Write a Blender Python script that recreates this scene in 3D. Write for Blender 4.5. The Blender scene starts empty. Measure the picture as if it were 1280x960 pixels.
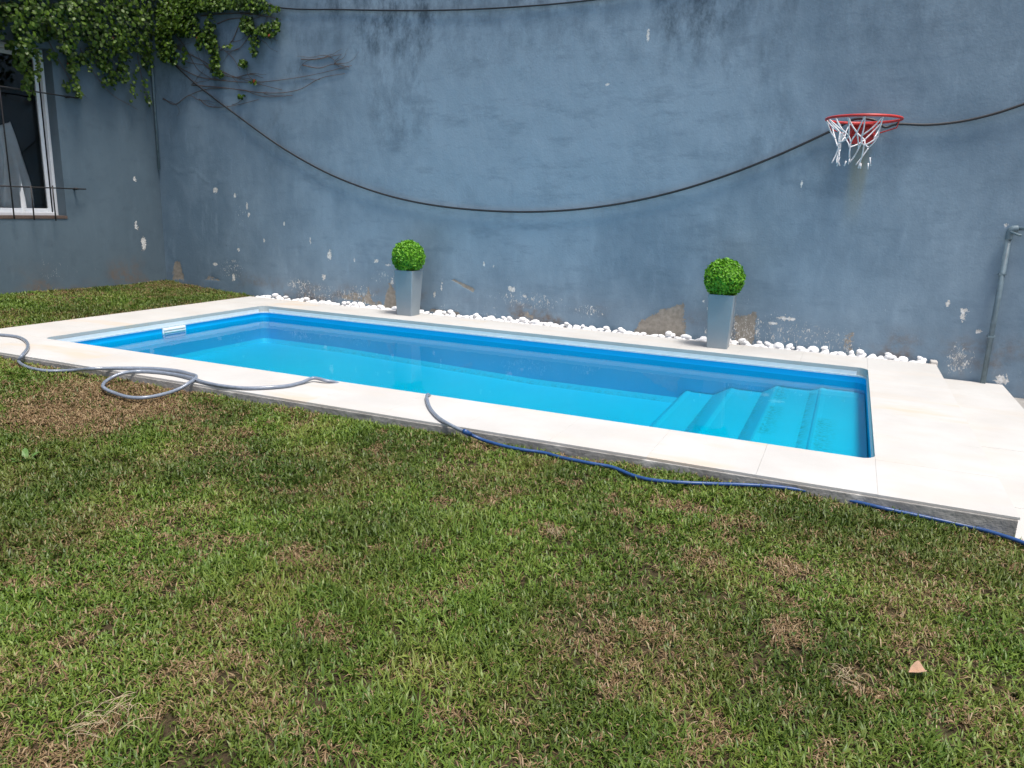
import bpy, bmesh, math, random
import numpy as np
from mathutils import Vector, Matrix
random.seed(7); RNG = np.random.default_rng(11)
SC = bpy.context.scene; COL = SC.collection

# ------------------------------------------------------------------ camera
F, YAW, PITCH, ROLL = 948.07, -0.4092, 0.2299, 0.0343
CAM = np.array([0.0, 0.0, 1.15])          # z = 0 is the top of the pool coping
def cam_axes():
    cy, sy, cp, sp, cr, sr = math.cos(YAW), math.sin(YAW), math.cos(PITCH), math.sin(PITCH), math.cos(ROLL), math.sin(ROLL)
    f = np.array([sy*cp, cy*cp, -sp]); r0 = np.array([cy, -sy, 0]); u0 = np.cross(r0, f)
    return cr*r0 + sr*u0, -sr*r0 + cr*u0, f
AX_R, AX_U, AX_F = cam_axes()
def hit(px, axis, val):                    # photo pixel -> point on the plane coordinate[axis] = val
    d = AX_F + (px[0]-640)/F*AX_R - (px[1]-480)/F*AX_U
    return CAM + d*(val - CAM[axis])/d[axis]
cd = bpy.data.cameras.new('camera'); cam = bpy.data.objects.new('camera', cd); COL.objects.link(cam)
cd.sensor_fit = 'HORIZONTAL'; cd.sensor_width = 36; cd.lens = F/1280*36; cd.clip_start = .05; cd.clip_end = 500
m = Matrix.Identity(4)
for i in range(3):
    m[i][0], m[i][1], m[i][2], m[i][3] = AX_R[i], AX_U[i], -AX_F[i], CAM[i]
cam.matrix_world = m; SC.camera = cam

# ------------------------------------------------------------------ light
SUN_DIR = Vector((0.30, -0.15, 1.0)).normalized()
EL = math.asin(SUN_DIR.z); AZ = math.atan2(SUN_DIR.x, SUN_DIR.y)
w = bpy.data.worlds.new('World'); SC.world = w; w.use_nodes = True
nt = w.node_tree; nt.nodes.clear()
sky = nt.nodes.new('ShaderNodeTexSky'); sky.sky_type = 'NISHITA'; sky.sun_disc = False
sky.sun_elevation = EL; sky.sun_rotation = AZ; sky.dust_density = 4.0; sky.air_density = 1.0; sky.ozone_density = 1.0
bg = nt.nodes.new('ShaderNodeBackground'); bg.inputs[1].default_value = 0.14
wo = nt.nodes.new('ShaderNodeOutputWorld'); nt.links.new(sky.outputs[0], bg.inputs[0]); nt.links.new(bg.outputs[0], wo.inputs[0])
sd = bpy.data.lights.new('sun', 'SUN'); sd.energy = 2.6; sd.angle = math.radians(14); sd.color = (1, .955, .89)
so = bpy.data.objects.new('sun', sd); COL.objects.link(so); so.rotation_euler = SUN_DIR.to_track_quat('Z', 'Y').to_euler(); so.location = (0, 0, 12)
SC.view_settings.view_transform = 'Standard'; SC.view_settings.look = 'None'; SC.view_settings.gamma = 1; SC.view_settings.exposure = 0.5
SC.view_settings.use_curve_mapping = False
cy = SC.cycles; cy.use_denoising = True; cy.max_bounces = 8; cy.transparent_max_bounces = 12; cy.diffuse_bounces = 4; cy.caustics_reflective = False; cy.caustics_refractive = False

# ------------------------------------------------------------------ helpers
def link(o, parent=None):
    COL.objects.link(o)
    if parent is not None: o.parent = parent
    return o
def meta(o, label=None, cat=None, group=None, kind=None):
    if label: o['label'] = label
    if cat: o['category'] = cat
    if group: o['group'] = group
    if kind: o['kind'] = kind
    return o
def empty(name, loc=(0, 0, 0)):
    o = bpy.data.objects.new(name, None); o.empty_display_size = .1; o.location = loc
    return link(o)
def np_mesh(name, V, loops, sizes, smooth=False):
    me = bpy.data.meshes.new(name); V = np.asarray(V, np.float32); loops = np.asarray(loops, np.int32).ravel(); sizes = np.asarray(sizes, np.int32)
    me.vertices.add(len(V)); me.vertices.foreach_set('co', V.ravel())
    me.loops.add(len(loops)); me.loops.foreach_set('vertex_index', loops)
    me.polygons.add(len(sizes)); st = np.concatenate([[0], np.cumsum(sizes)[:-1]]).astype(np.int32)
    me.polygons.foreach_set('loop_start', st)
    try: me.polygons.foreach_set('loop_total', sizes)
    except Exception: pass
    me.polygons.foreach_set('use_smooth', np.full(len(sizes), smooth))
    me.update(calc_edges=True); me.validate()
    return me
def obj(name, me, mat, parent=None, off=(0, 0, 0)):
    if mat is not None and len(me.materials) == 0: me.materials.append(mat)
    o = bpy.data.objects.new(name, me); o.location = off
    return link(o, parent)
def from_py(name, V, Fc, smooth=False):
    me = bpy.data.meshes.new(name); me.from_pydata([tuple(map(float, v)) for v in V], [], Fc); me.update()
    if smooth: me.polygons.foreach_set('use_smooth', [True]*len(me.polygons))
    return me
def bm_mesh(name, bm, smooth=False):
    bmesh.ops.recalc_face_normals(bm, faces=bm.faces)
    me = bpy.data.meshes.new(name); bm.to_mesh(me); bm.free()
    if smooth: me.polygons.foreach_set('use_smooth', [True]*len(me.polygons))
    return me
def bm_box(bm, x0, x1, y0, y1, z0, z1, bev=0, seg=2):
    r = bmesh.ops.create_cube(bm, size=1, matrix=Matrix.Translation(((x0+x1)/2, (y0+y1)/2, (z0+z1)/2)) @ Matrix.Diagonal((x1-x0, y1-y0, z1-z0, 1)))
    if bev:
        es = {e for v in r['verts'] for e in v.link_edges}
        bmesh.ops.bevel(bm, geom=list(es), offset=bev, segments=seg, affect='EDGES', profile=.5)
def box_mesh(name, *a, **k):
    bm = bmesh.new(); bm_box(bm, *a, **k); return bm_mesh(name, bm)
def prism(name, poly, z0, z1):
    n = len(poly); V = [(x, y, z0) for x, y in poly] + [(x, y, z1) for x, y in poly]
    Fc = [list(range(n))[::-1], list(range(n, 2*n))] + [[i, (i+1) % n, n+(i+1) % n, n+i] for i in range(n)]
    bm = bmesh.new(); vs = [bm.verts.new(v) for v in V]
    for f in Fc: bm.faces.new([vs[i] for i in f])
    return bm_mesh(name, bm)
def catmull(P, per=8):
    P = [np.array(p, float) for p in P]; P = [2*P[0]-P[1]] + P + [2*P[-1]-P[-2]]; out = []
    for i in range(1, len(P)-2):
        a, b, c, d = P[i-1:i+3]
        for t in np.linspace(0, 1, per, endpoint=False):
            out.append(.5*((2*b)+(c-a)*t+(2*a-5*b+4*c-d)*t*t+(3*b-a-3*c+d)*t**3))
    out.append(P[-2]); return np.array(out)
def tube_vf(path, rad, n=8, base=0, taper=None):
    path = np.asarray(path, float); T = np.gradient(path, axis=0); T /= np.linalg.norm(T, axis=1)[:, None]+1e-9
    ref = np.array([0, 0, 1.]) if abs(T[0][2]) < .9 else np.array([1., 0, 0])
    V, Fc = [], []; N = np.cross(T[0], ref); N /= np.linalg.norm(N)
    for i, p in enumerate(path):
        N = N - T[i]*(N@T[i]); N /= np.linalg.norm(N)+1e-9; B = np.cross(T[i], N)
        r = rad if taper is None else rad*(1+(taper-1)*i/(len(path)-1))
        for k in range(n):
            a = 2*math.pi*k/n; V.append(p+r*(math.cos(a)*N+math.sin(a)*B))
    for i in range(len(path)-1):
        for k in range(n):
            Fc.append([base+i*n+k, base+i*n+(k+1) % n, base+(i+1)*n+(k+1) % n, base+(i+1)*n+k])
    Fc.append([base+k for k in range(n)][::-1]); Fc.append([base+(len(path)-1)*n+k for k in range(n)])
    return V, Fc
def tube(name, path, rad, mat, parent=None, n=8, taper=None):
    V, Fc = tube_vf(path, rad, n, 0, taper); return obj(name, from_py(name, V, Fc, True), mat, parent)
def tubes(name, paths, rad, mat, parent=None, n=6):
    V, Fc = [], []
    for p in paths:
        v, f = tube_vf(p, rad, n, len(V)); V += v; Fc += f
    return obj(name, from_py(name, V, Fc, True), mat, parent)
_tab = RNG.random((256, 256))
def vnoise(x, y):
    xi = np.floor(x).astype(int); yi = np.floor(y).astype(int); fx = x-xi; fy = y-yi
    fx = fx*fx*(3-2*fx); fy = fy*fy*(3-2*fy); g = lambda a, b: _tab[a % 256, b % 256]
    return (g(xi, yi)*(1-fx)+g(xi+1, yi)*fx)*(1-fy)+(g(xi, yi+1)*(1-fx)+g(xi+1, yi+1)*fx)*fy
def fbm(x, y, o=4):
    s = 0; a = .5; t = 0
    for i in range(o): s = s+a*vnoise(x*2**i+17*i, y*2**i+31*i); t += a; a *= .5
    return s/t
def sstep(a, b, x):
    t = np.clip((x-a)/(b-a), 0, 1); return t*t*(3-2*t)
def inpoly(px, py, poly):
    r = np.zeros(np.shape(px), bool); n = len(poly)
    for i in range(n):
        (x1, y1), (x2, y2) = poly[i], poly[(i+1) % n]
        c = ((y1 > py) != (y2 > py)) & (px < (x2-x1)*(py-y1)/((y2-y1) if y2 != y1 else 1e-9)+x1); r ^= c
    return r

# ------------------------------------------------------------------ materials
class N:
    def __init__(s, name):
        s.m = bpy.data.materials.new(name); s.m.use_nodes = True; s.t = s.m.node_tree; s.t.nodes.clear()
        s.out = s.n('OutputMaterial'); s.b = s.n('BsdfPrincipled'); s.t.links.new(s.b.outputs[0], s.out.inputs[0])
    def n(s, k, **kw):
        d = s.t.nodes.new('ShaderNode'+k)
        for a, v in kw.items(): setattr(d, a, v)
        return d
    def l(s, a, b): s.t.links.new(a, b)
    def pos(s): return s.n('NewGeometry').outputs['Position']
    def objc(s): return s.n('TexCoord').outputs['Object']
    def noise(s, vec, sc, det=4, rough=.55, stretch=None, dist=0):
        d = s.n('TexNoise'); d.inputs['Scale'].default_value = sc; d.inputs['Detail'].default_value = det; d.inputs['Roughness'].default_value = rough; d.inputs['Distortion'].default_value = dist
        if stretch:
            mp = s.n('Mapping'); mp.inputs['Scale'].default_value = stretch; s.l(vec, mp.inputs[0]); vec = mp.outputs[0]
        s.l(vec, d.inputs['Vector']); return d.outputs[0]
    def ramp(s, v, a, b, c0=0, c1=1):
        d = s.n('MapRange', clamp=True); d.inputs[1].default_value = a; d.inputs[2].default_value = b; d.inputs[3].default_value = c0; d.inputs[4].default_value = c1
        s.l(v, d.inputs[0]); return d.outputs[0]
    def math(s, op, a, b=None):
        d = s.n('Math', operation=op)
        for i, v in ((0, a), (1, b)):
            if v is None: continue
            if isinstance(v, (int, float)): d.inputs[i].default_value = v
            else: s.l(v, d.inputs[i])
        return d.outputs[0]
    def mix(s, f, a, b):
        d = s.n('Mix', data_type='RGBA'); 
        for i, v in ((0, f), (6, a), (7, b)):
            if isinstance(v, (int, float)): d.inputs[i].default_value = v
            elif isinstance(v, tuple): d.inputs[i].default_value = (*v, 1)
            else: s.l(v, d.inputs[i])
        return d.outputs[2]
    def attr(s, name): return s.n('Attribute', attribute_name=name)
    def col(s, c):
        if isinstance(c, tuple): s.b.inputs['Base Color'].default_value = (*c, 1)
        else: s.l(c, s.b.inputs['Base Color'])
    def set(s, rough=.6, spec=.5, metal=0):
        for k, v in (('Roughness', rough), ('Specular IOR Level', spec), ('Metallic', metal)):
            if isinstance(v, (int, float)): s.b.inputs[k].default_value = v
            else: s.l(v, s.b.inputs[k])
    def bump(s, h, strength=.3, dist=.01):
        d = s.n('Bump'); d.inputs['Strength'].default_value = strength; d.inputs['Distance'].default_value = dist; s.l(h, d.inputs['Height']); s.l(d.outputs[0], s.b.inputs['Normal'])

def mat_plain(name, c, rough=.5, metal=0, var=.12, sc=30, bump=0):
    k = N(name); n = k.noise(k.objc(), sc, 4)
    k.col(k.mix(k.ramp(n, .3, .7), tuple(max(0, x*(1-var)) for x in c), tuple(min(1, x*(1+var)) for x in c))); k.set(rough, .5, metal)
    if bump: k.bump(n, bump, .005)
    return k.m
def mat_wall(name, c, dark):
    k = N(name); P = k.pos()
    big = k.noise(P, .7, 5, .6); mid = k.noise(P, 3.5, 6, .65, (1, 1, .55)); fine = k.noise(P, 60, 3)
    t = k.math('ADD', k.math('MULTIPLY', big, .55), k.math('MULTIPLY', mid, .45))
    base = k.mix(k.ramp(k.math('ADD', t, k.attr('fade_vignette').outputs['Fac']), .34, .66), dark, c)
    base = k.mix(k.ramp(k.math('ADD', k.math('MULTIPLY', t, .5), k.attr('fade_vignette').outputs['Fac']), .3, .55, 0, .6), base, tuple(min(1, x*1.3) for x in c))
    base = k.mix(k.ramp(k.noise(P, 9, 6, .7, (1, 1, .25)), .56, .75, 0, .35), base, tuple(min(1, x*1.22+.015) for x in c))   # chalky streaks
    base = k.mix(k.math('MULTIPLY', k.attr('grime').outputs['Fac'], k.ramp(k.noise(P, 5, 7, .72, (1.3, 1, .7)), .42, .66)), base, tuple(x*.55 for x in dark))
    base = k.mix(k.ramp(k.noise(P, 4.5, 7, .7, (.45, 1, 1.5)), .52, .70, 0, .4), base, tuple(x*.82 for x in dark))
    base = k.mix(k.ramp(k.noise(P, 22, 5, .75), .64, .74, 0, .45), base, tuple(x*.62 for x in dark))                          # dark specks
    base = k.mix(k.math('MULTIPLY', k.attr('brown').outputs['Fac'], k.ramp(k.noise(P, 14, 6, .7), .35, .65)), base, (.17, .125, .09))
    base = k.mix(k.math('MULTIPLY', k.attr('rust').outputs['Fac'], k.ramp(k.noise(P, 18, 4, .6, (1, 1, .12)), .3, .65, .25, .8)), base, (.24, .25, .18))
    e = k.math('ADD', k.math('MULTIPLY', k.noise(P, 55, 5, .7), .55), k.math('MULTIPLY', k.noise(P, 17, 3, .6), .45))
    jag = k.math('MULTIPLY', k.math('SUBTRACT', e, .5), 2.2)
    bare = k.ramp(k.math('ADD', k.attr('bare').outputs['Fac'], jag), .47, .53)
    bcol = k.mix(k.ramp(k.noise(P, 25, 5), .35, .65), (.245, .22, .185), (.34, .31, .265))
    base = k.mix(bare, base, bcol)
    fl = k.ramp(k.math('ADD', k.math('MULTIPLY', k.attr('fleck').outputs['Fac'], .20), k.noise(P, 48, 6, .75, (1, 1, .5), 1.2)), .715, .74)
    wh = k.ramp(k.math('ADD', k.attr('white').outputs['Fac'], jag), .49, .53)
    chip = k.math('MAXIMUM', fl, wh)
    base = k.mix(chip, base, k.mix(k.ramp(k.noise(P, 50, 3), .4, .6), (.55, .53, .49), (.78, .77, .74)))
    k.col(base); k.set(.72, .3)
    h = k.math('ADD', k.math('MULTIPLY', mid, .6), k.math('MULTIPLY', fine, .12)); h = k.math('SUBTRACT', h, k.math('MULTIPLY', k.math('MAXIMUM', bare, chip), .18))
    k.bump(h, .55, .02); return k.m
def mat_slab(name, tint):
    k = N(name); P = k.pos()
    a = k.mix(k.ramp(k.noise(P, 2.2, 5, .6), .35, .68), (.475, .465, .44), (.53, .525, .505))
    a = k.mix(k.ramp(k.noise(P, 1.3, 4, .6, (1, 3, 1)), .50, .66, 0, tint), a, (.53, .455, .37))
    a = k.mix(k.ramp(k.noise(P, 16, 5, .7), .62, .76, 0, .28), a, (.38, .365, .33))
    k.col(a); k.set(.8, .25); k.bump(k.noise(P, 90, 4), .25, .004); return k.m
def mat_concrete():
    k = N('grey concrete'); P = k.pos()
    a = k.mix(k.ramp(k.noise(P, 7, 6, .65), .3, .7), (.20, .19, .175), (.37, .36, .34))
    a = k.mix(k.ramp(k.noise(P, 4, 5, .6, (1, 1, 3)), .58, .7, 0, .8), a, (.62, .60, .56))
    k.col(a); k.set(.9, .2); k.bump(k.noise(P, 40, 5), .6, .01); return k.m
def mat_basin():
    k = N('blue gelcoat'); P = k.pos()
    a = k.mix(k.ramp(k.noise(P, 1.4, 4), .3, .7), (.0, .47, .88), (.0, .51, .92))
    a = k.mix(k.math('MULTIPLY', k.attr('dirt').outputs['Fac'], k.ramp(k.noise(P, 34, 6, .75), .44, .64)), a, (.015, .13, .15))
    k.col(a); k.set(.28, .5); k.bump(k.noise(P, 5, 2), .04, .01); return k.m
def mat_water():
    k = N('pool water'); t = k.t; t.nodes.remove(k.b)
    P = k.pos(); bp = k.n('Bump'); bp.inputs['Strength'].default_value = .05; bp.inputs['Distance'].default_value = .02
    k.l(k.noise(P, 7, 3, .5, (1, .55, 1)), bp.inputs['Height'])
    fr = k.n('Fresnel'); fr.inputs['IOR'].default_value = 1.2; k.l(bp.outputs[0], fr.inputs['Normal'])
    tr = k.n('BsdfTransparent'); tr.inputs[0].default_value = (.38, .86, .78, 1)
    gl = k.n('BsdfGlossy'); gl.inputs['Roughness'].default_value = .0; k.l(bp.outputs[0], gl.inputs['Normal'])
    mx = k.n('MixShader'); k.l(fr.outputs[0], mx.inputs[0]); k.l(tr.outputs[0], mx.inputs[1]); k.l(gl.outputs[0], mx.inputs[2]); k.l(mx.outputs[0], k.out.inputs[0])
    return k.m
def mat_glass():
    k = N('window glass'); t = k.t; t.nodes.remove(k.b)
    fr = k.n('Fresnel'); fr.inputs['IOR'].default_value = 1.45; tr = k.n('BsdfTransparent'); tr.inputs[0].default_value = (.9, .9, .9, 1)
    gl = k.n('BsdfGlossy'); gl.inputs['Roughness'].default_value = .02
    mx = k.n('MixShader'); k.l(fr.outputs[0], mx.inputs[0]); k.l(tr.outputs[0], mx.inputs[1]); k.l(gl.outputs[0], mx.inputs[2]); k.l(mx.outputs[0], k.out.inputs[0])
    return k.m
def mat_leafy(name, rough=.5, trans=.25, spec=.35):
    k = N(name); c = k.attr('tint').outputs['Color']; k.col(c); k.set(rough, spec)
    tl = k.n('BsdfTranslucent'); k.l(c, tl.inputs[0]); mx = k.n('MixShader'); mx.inputs[0].default_value = trans
    k.l(k.b.outputs[0], mx.inputs[1]); k.l(tl.outputs[0], mx.inputs[2]); k.l(mx.outputs[0], k.out.inputs[0]); return k.m
def mat_soil():
    k = N('soil and thatch'); P = k.pos()
    a = k.mix(k.ramp(k.noise(P, 8, 6, .7), .35, .65), (.030, .021, .013), (.085, .062, .036))
    a = k.mix(k.ramp(k.noise(P, 120, 4, .7), .5, .65, 0, .7), a, (.05, .07, .02))
    k.col(a); k.set(.95, .1); k.bump(k.noise(P, 70, 4), .8, .02); return k.m
M = dict(wall=mat_wall('blue grey plaster', (.235, .320, .395), (.130, .197, .260)),
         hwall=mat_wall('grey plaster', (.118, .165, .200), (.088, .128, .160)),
         slab=mat_slab('cream stone', .25), slab2=mat_slab('peach stained stone', .9), conc=mat_concrete(), basin=mat_basin(), water=mat_water(), glass=mat_glass(),
         grass=mat_leafy('grass blades', .45, .16), leaf=mat_leafy('vine leaves', .42, .3), box=mat_leafy('boxwood leaves', .45, .2), soil=mat_soil(),
         lip=mat_plain('white gelcoat lip', (.62, .72, .76), .35), planter=mat_plain('grey planter plastic', (.255, .30, .33), .38, 0, .05, 8),
         pebble=mat_plain('white pebble', (.84, .83, .82), .6, 0, .05, 14), frame=mat_plain('white aluminium', (.72, .74, .76), .4, .0, .05),
         iron=mat_plain('dark iron', (.035, .032, .032), .6, .3, .3, 60), cable=mat_plain('black cable', (.02, .022, .025), .45), pipe=mat_plain('painted pipe', (.13, .185, .215), .45, 0, .2, 20),
         red=mat_plain('red painted steel', (.52, .035, .03), .4, 0, .2, 12), net=mat_plain('white cord', (.72, .72, .74), .8), hose=mat_plain('grey clear hose', (.20, .235, .29), .2, 0, .15, 40),
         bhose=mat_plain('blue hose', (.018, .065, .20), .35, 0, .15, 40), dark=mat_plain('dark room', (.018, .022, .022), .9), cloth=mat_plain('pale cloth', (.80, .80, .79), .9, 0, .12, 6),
         skim=mat_plain('white plastic', (.78, .79, .78), .35, 0, .04), stem=mat_plain('brown vine stem', (.11, .075, .06), .8, 0, .3, 60), dead=mat_plain('dry leaf', (.46, .30, .20), .7, 0, .15, 40),
         path=mat_concrete(), straw=mat_plain('straw', (.40, .32, .20), .8, 0, .25, 60))

# ------------------------------------------------------------------ layout (metres)
YFI, YNI, YNO, YFO = 6.507, 3.976, 3.449, 7.035      # pool edges across
XLO, XLI, XRI, XRO = -6.496, -5.831, .232, .753      # pool edges along
YW, XW = 7.155, -7.973                               # faces of the two walls
ZWATER = -.124
def ground(x, y):
    x = np.asarray(x, float); y = np.asarray(y, float)
    z = -.070+.040*sstep(4.6, 6.3, -x)+.105*np.clip((-x-6.45)/1.5, 0, 1)-.035*sstep(.2, .8, x)-.07*sstep(.75, 1.2, x)
    z = z+.010*sstep(3.1, 3.45, y)*sstep(6, 5, -x)*sstep(.6, -.2, x)-.05*sstep(3.35, 1.6, y)*sstep(6, 4, -x)
    return z+.022*(fbm(x*1.7+5, y*1.7+9, 3)-.5)+.014*(vnoise(x*7, y*7)-.5)

# ------------------------------------------------------------------ lawn ground: one sheet with the pool cut out
def lawn():
    xs = np.unique(np.concatenate([np.linspace(-30, -8.4, 20), np.arange(-8.4, 3.9, .06), np.linspace(3.9, 30, 24), [XLO+.03, XRO-.03]]))
    ys = np.unique(np.concatenate([np.linspace(-30, -.5, 24), np.arange(-.5, 7.3, .06), [YNO+.03]]))
    X, Y = np.meshgrid(xs, ys); Z = ground(X, Y); far = (np.abs(X) > 12) | (Y < -4); Z = np.where(far, -.12, Z)
    V = np.stack([X, Y, Z], -1).reshape(-1, 3); nx = len(xs); loops = []
    i, j = np.meshgrid(np.arange(nx-1), np.arange(len(ys)-1)); i = i.ravel(); j = j.ravel()
    cx = (xs[i]+xs[i+1])/2; cyy = (ys[j]+ys[j+1])/2
    keep = ~((cx > XLO+.02) & (cx < 3.85) & (cyy > YNO+.02) & (cyy < 7.6)); i, j = i[keep], j[keep]
    q = np.stack([j*nx+i, j*nx+i+1, (j+1)*nx+i+1, (j+1)*nx+i], -1)
    o = obj('lawn_ground', np_mesh('lawn_ground', V, q, np.full(len(q), 4), True), M['soil']); meta(o, kind='structure')
lawn()

# ------------------------------------------------------------------ walls
def wall_attrs(me, attrs):
    for k, v in attrs.items():
        a = me.attributes.new(k, 'FLOAT', 'POINT'); a.data.foreach_set('value', np.asarray(v, np.float32).ravel())
def segdist(A, B, pts):
    d = np.full(A.shape, 9.0)
    for (x1, y1), (x2, y2) in zip(pts[:-1], pts[1:]):
        L = (x2-x1)**2+(y2-y1)**2+1e-12; t = np.clip(((A-x1)*(x2-x1)+(B-y1)*(y2-y1))/L, 0, 1)
        d = np.minimum(d, np.hypot(A-x1-t*(x2-x1), B-y1-t*(y2-y1)))
    return d
def back_wall():
    dx = .0125; xs = np.arange(XW-.25, 4.0, dx); zs = np.concatenate([np.arange(-.35, 1.2, dx), np.arange(1.2, 4.21, dx*2)])
    A, B = np.meshgrid(xs, zs); px = lambda x, y: tuple(hit((x, y), 1, YW)[[0, 2]])
    bare = np.zeros(A.shape); white = np.zeros(A.shape); brown = np.zeros(A.shape); rust = np.zeros(A.shape)
    def poly(arr, pts, soft=.045, val=.9):
        p = [px(*q) for q in pts]; ins = inpoly(A, B, p); d = segdist(A, B, p+[p[0]]); sd_ = np.where(ins, d, -d)
        np.maximum(arr, val*sstep(-soft, soft, sd_), out=arr)
    def spot(arr, x, y, rx, ry, val=.9):
        c = px(x, y); s = .0078
        np.maximum(arr, .82*val*sstep(2.1, .0, np.hypot((A-c[0])/(rx*s), (B-c[1])/(ry*s))), out=arr)
    poly(bare, [(786, 428), (800, 402), (824, 388), (855, 379), (858, 424)]); poly(bare, [(921, 440), (917, 396), (946, 389), (941, 440)])
    poly(bare, [(216, 350), (217, 325), (224, 326), (231, 350)]); poly(bare, [(478, 388), (487, 352), (494, 364), (500, 390)])
    poly(bare, [(455, 380), (460, 352), (466, 380)]); poly(bare, [(480, 392), (494, 366), (499, 392)]); poly(bare, [(1052, 440), (1056, 414), (1068, 414), (1066, 440)], val=.6)
    poly(bare, [(564, 350), (568, 349), (594, 361), (592, 366)], .012, .8); poly(bare, [(535, 390), (540, 385), (575, 390), (580, 398)], .02, .7); poly(bare, [(420, 372), (440, 364), (478, 376), (478, 386)], .03, .62)
    poly(bare, [(255, 350), (262, 343), (280, 352)], .02, .6); poly(bare, [(640, 393), (660, 388), (672, 400)], .02, .55)
    for s in [(412, 319, 4, 9), (270, 238, 5, 4), (294, 244, 4, 4), (309, 258, 2, 6), (311, 269, 2, 4), (388, 300, 2, 6), (497, 347, 3, 7), (470, 326, 5, 4), (484, 331, 6, 2), (404, 346, 5, 5), (490, 352, 3, 6),
              (552, 358, 2, 9), (543, 367, 3, 4), (1205, 394, 5, 8), (1185, 379, 3, 4), (640, 361, 6, 4), (656, 370, 3, 3), (605, 330, 2, 5), (617, 334, 1.5, 3), (980, 398, 12, 2.5), (968, 404, 8, 2), (1224, 414, 3, 3), (443, 325, 2, 5),
              (298, 312, 3, 4), (268, 330, 5, 3), (292, 346, 4, 6), (330, 300, 2, 4), (1252, 475, 7, 5), (355, 280, 1.5, 3), (885, 385, 2, 3), (880, 377, 2, 2), (759, 106, 2.5, 2), (810, 45, 2, 7), (1002, 230, 1.5, 5), (1258, 282, 2, 3)]: spot(white, *s)
    rough = fbm(A*2.1, B*3+40, 4); low = sstep(.62, -.05, B)
    fleck = np.clip(low*(.05+1.25*sstep(.40, .72, fbm(A*1.3+3, B*1.6+7, 3))), 0, 1)*.72 + .05*sstep(.5, .7, fbm(A*.8+30, B*.9, 3))*sstep(2.2, .6, B)
    def dens(x, y, rx, ry, v):
        c = px(x, y); np.maximum(fleck, v*sstep(1.2, .2, np.hypot((A-c[0])/(rx*.0078), (B-c[1])/(ry*.0078))), out=fleck)
    for d in [(375, 355, 45, 14, .95), (660, 375, 75, 20, .8), (1200, 450, 22, 25, 1.0), (735, 388, 40, 12, .8), (1000, 415, 45, 20, .75), (290, 335, 40, 25, .75), (480, 345, 30, 20, .7), (300, 268, 20, 30, .6)]: dens(*d)
    np.maximum(brown, sstep(.34, .0, B)*sstep(.36, .62, rough)*.95, out=brown)
    c = px(1079, 172); rust = sstep(.10, .03, np.abs(A-c[0]-.02*(B-c[1])))*sstep(c[1]-.85, c[1]-.15, B)*sstep(c[1]+.02, c[1]-.02, B)
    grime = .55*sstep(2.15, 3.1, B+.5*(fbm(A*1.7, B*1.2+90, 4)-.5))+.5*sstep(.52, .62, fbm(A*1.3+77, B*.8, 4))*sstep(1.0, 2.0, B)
    c = px(640, 130); fade_vignette = .20*sstep(1.15, .1, np.hypot((A-c[0])/3.6, (B-c[1])/2.4)+.5*(fbm(A*1.1+20, B*1.1, 4)-.5))-.09*sstep(-5.4, -7.2, A+1.2*(fbm(A*.9, B*.9+50, 3)-.5))  # lighter middle, darker left end: lens falloff painted into the colour, plus faded paint
    off = .012*(fbm(A*.8, B*.8+3, 4)-.5)+.006*(fbm(A*4, B*3+9, 3)-.5)
    crack = [px(*q) for q in [(214, 208), (224, 216), (243, 212), (252, 222), (264, 231), (276, 226), (290, 225)]]
    d = segdist(A, B, crack); off += -.0035*sstep(.02, .0, d)*(.3+fbm(A*9, B*9, 2)); off += .0035*np.clip(bare, 0, 1)
    V = np.stack([A, YW+off, B], -1).reshape(-1, 3); nx, nz = len(xs), len(zs)
    i, j = np.meshgrid(np.arange(nx-1), np.arange(nz-1)); i = i.ravel(); j = j.ravel()
    q = np.stack([j*nx+i, j*nx+i+1, (j+1)*nx+i+1, (j+1)*nx+i], -1)
    # thickness: ring of back vertices
    ring = np.concatenate([np.arange(nx), (np.arange(1, nz))*nx+nx-1, (nz-1)*nx+np.arange(nx-2, -1, -1), np.arange(nz-2, 0, -1)*nx])
    Vb = V[ring].copy(); Vb[:, 1] = YW+.22; nb = len(V); k = np.arange(len(ring)); k2 = np.roll(k, -1)
    side = np.stack([ring[k2], ring[k], nb+k, nb+k2], -1)
    cz = [nb+0, nb+nx-1, nb+nx-1+nz-1, nb+2*nx-3+nz]
    q = np.concatenate([q, side, [[cz[3], cz[2], cz[1], cz[0]]]])
    V = np.concatenate([V, Vb]); me = np_mesh('garden_wall', V, q, np.full(len(q), 4), True)
    pad = lambda a: np.concatenate([np.asarray(a).ravel(), np.zeros(len(Vb))])
    wall_attrs(me, dict(bare=pad(bare), white=pad(white), brown=pad(brown), rust=pad(rust), fleck=pad(fleck), fade_vignette=pad(fade_vignette), grime=pad(grime)))
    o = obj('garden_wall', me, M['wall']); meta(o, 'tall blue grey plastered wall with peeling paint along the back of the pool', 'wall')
back_wall()

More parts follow.
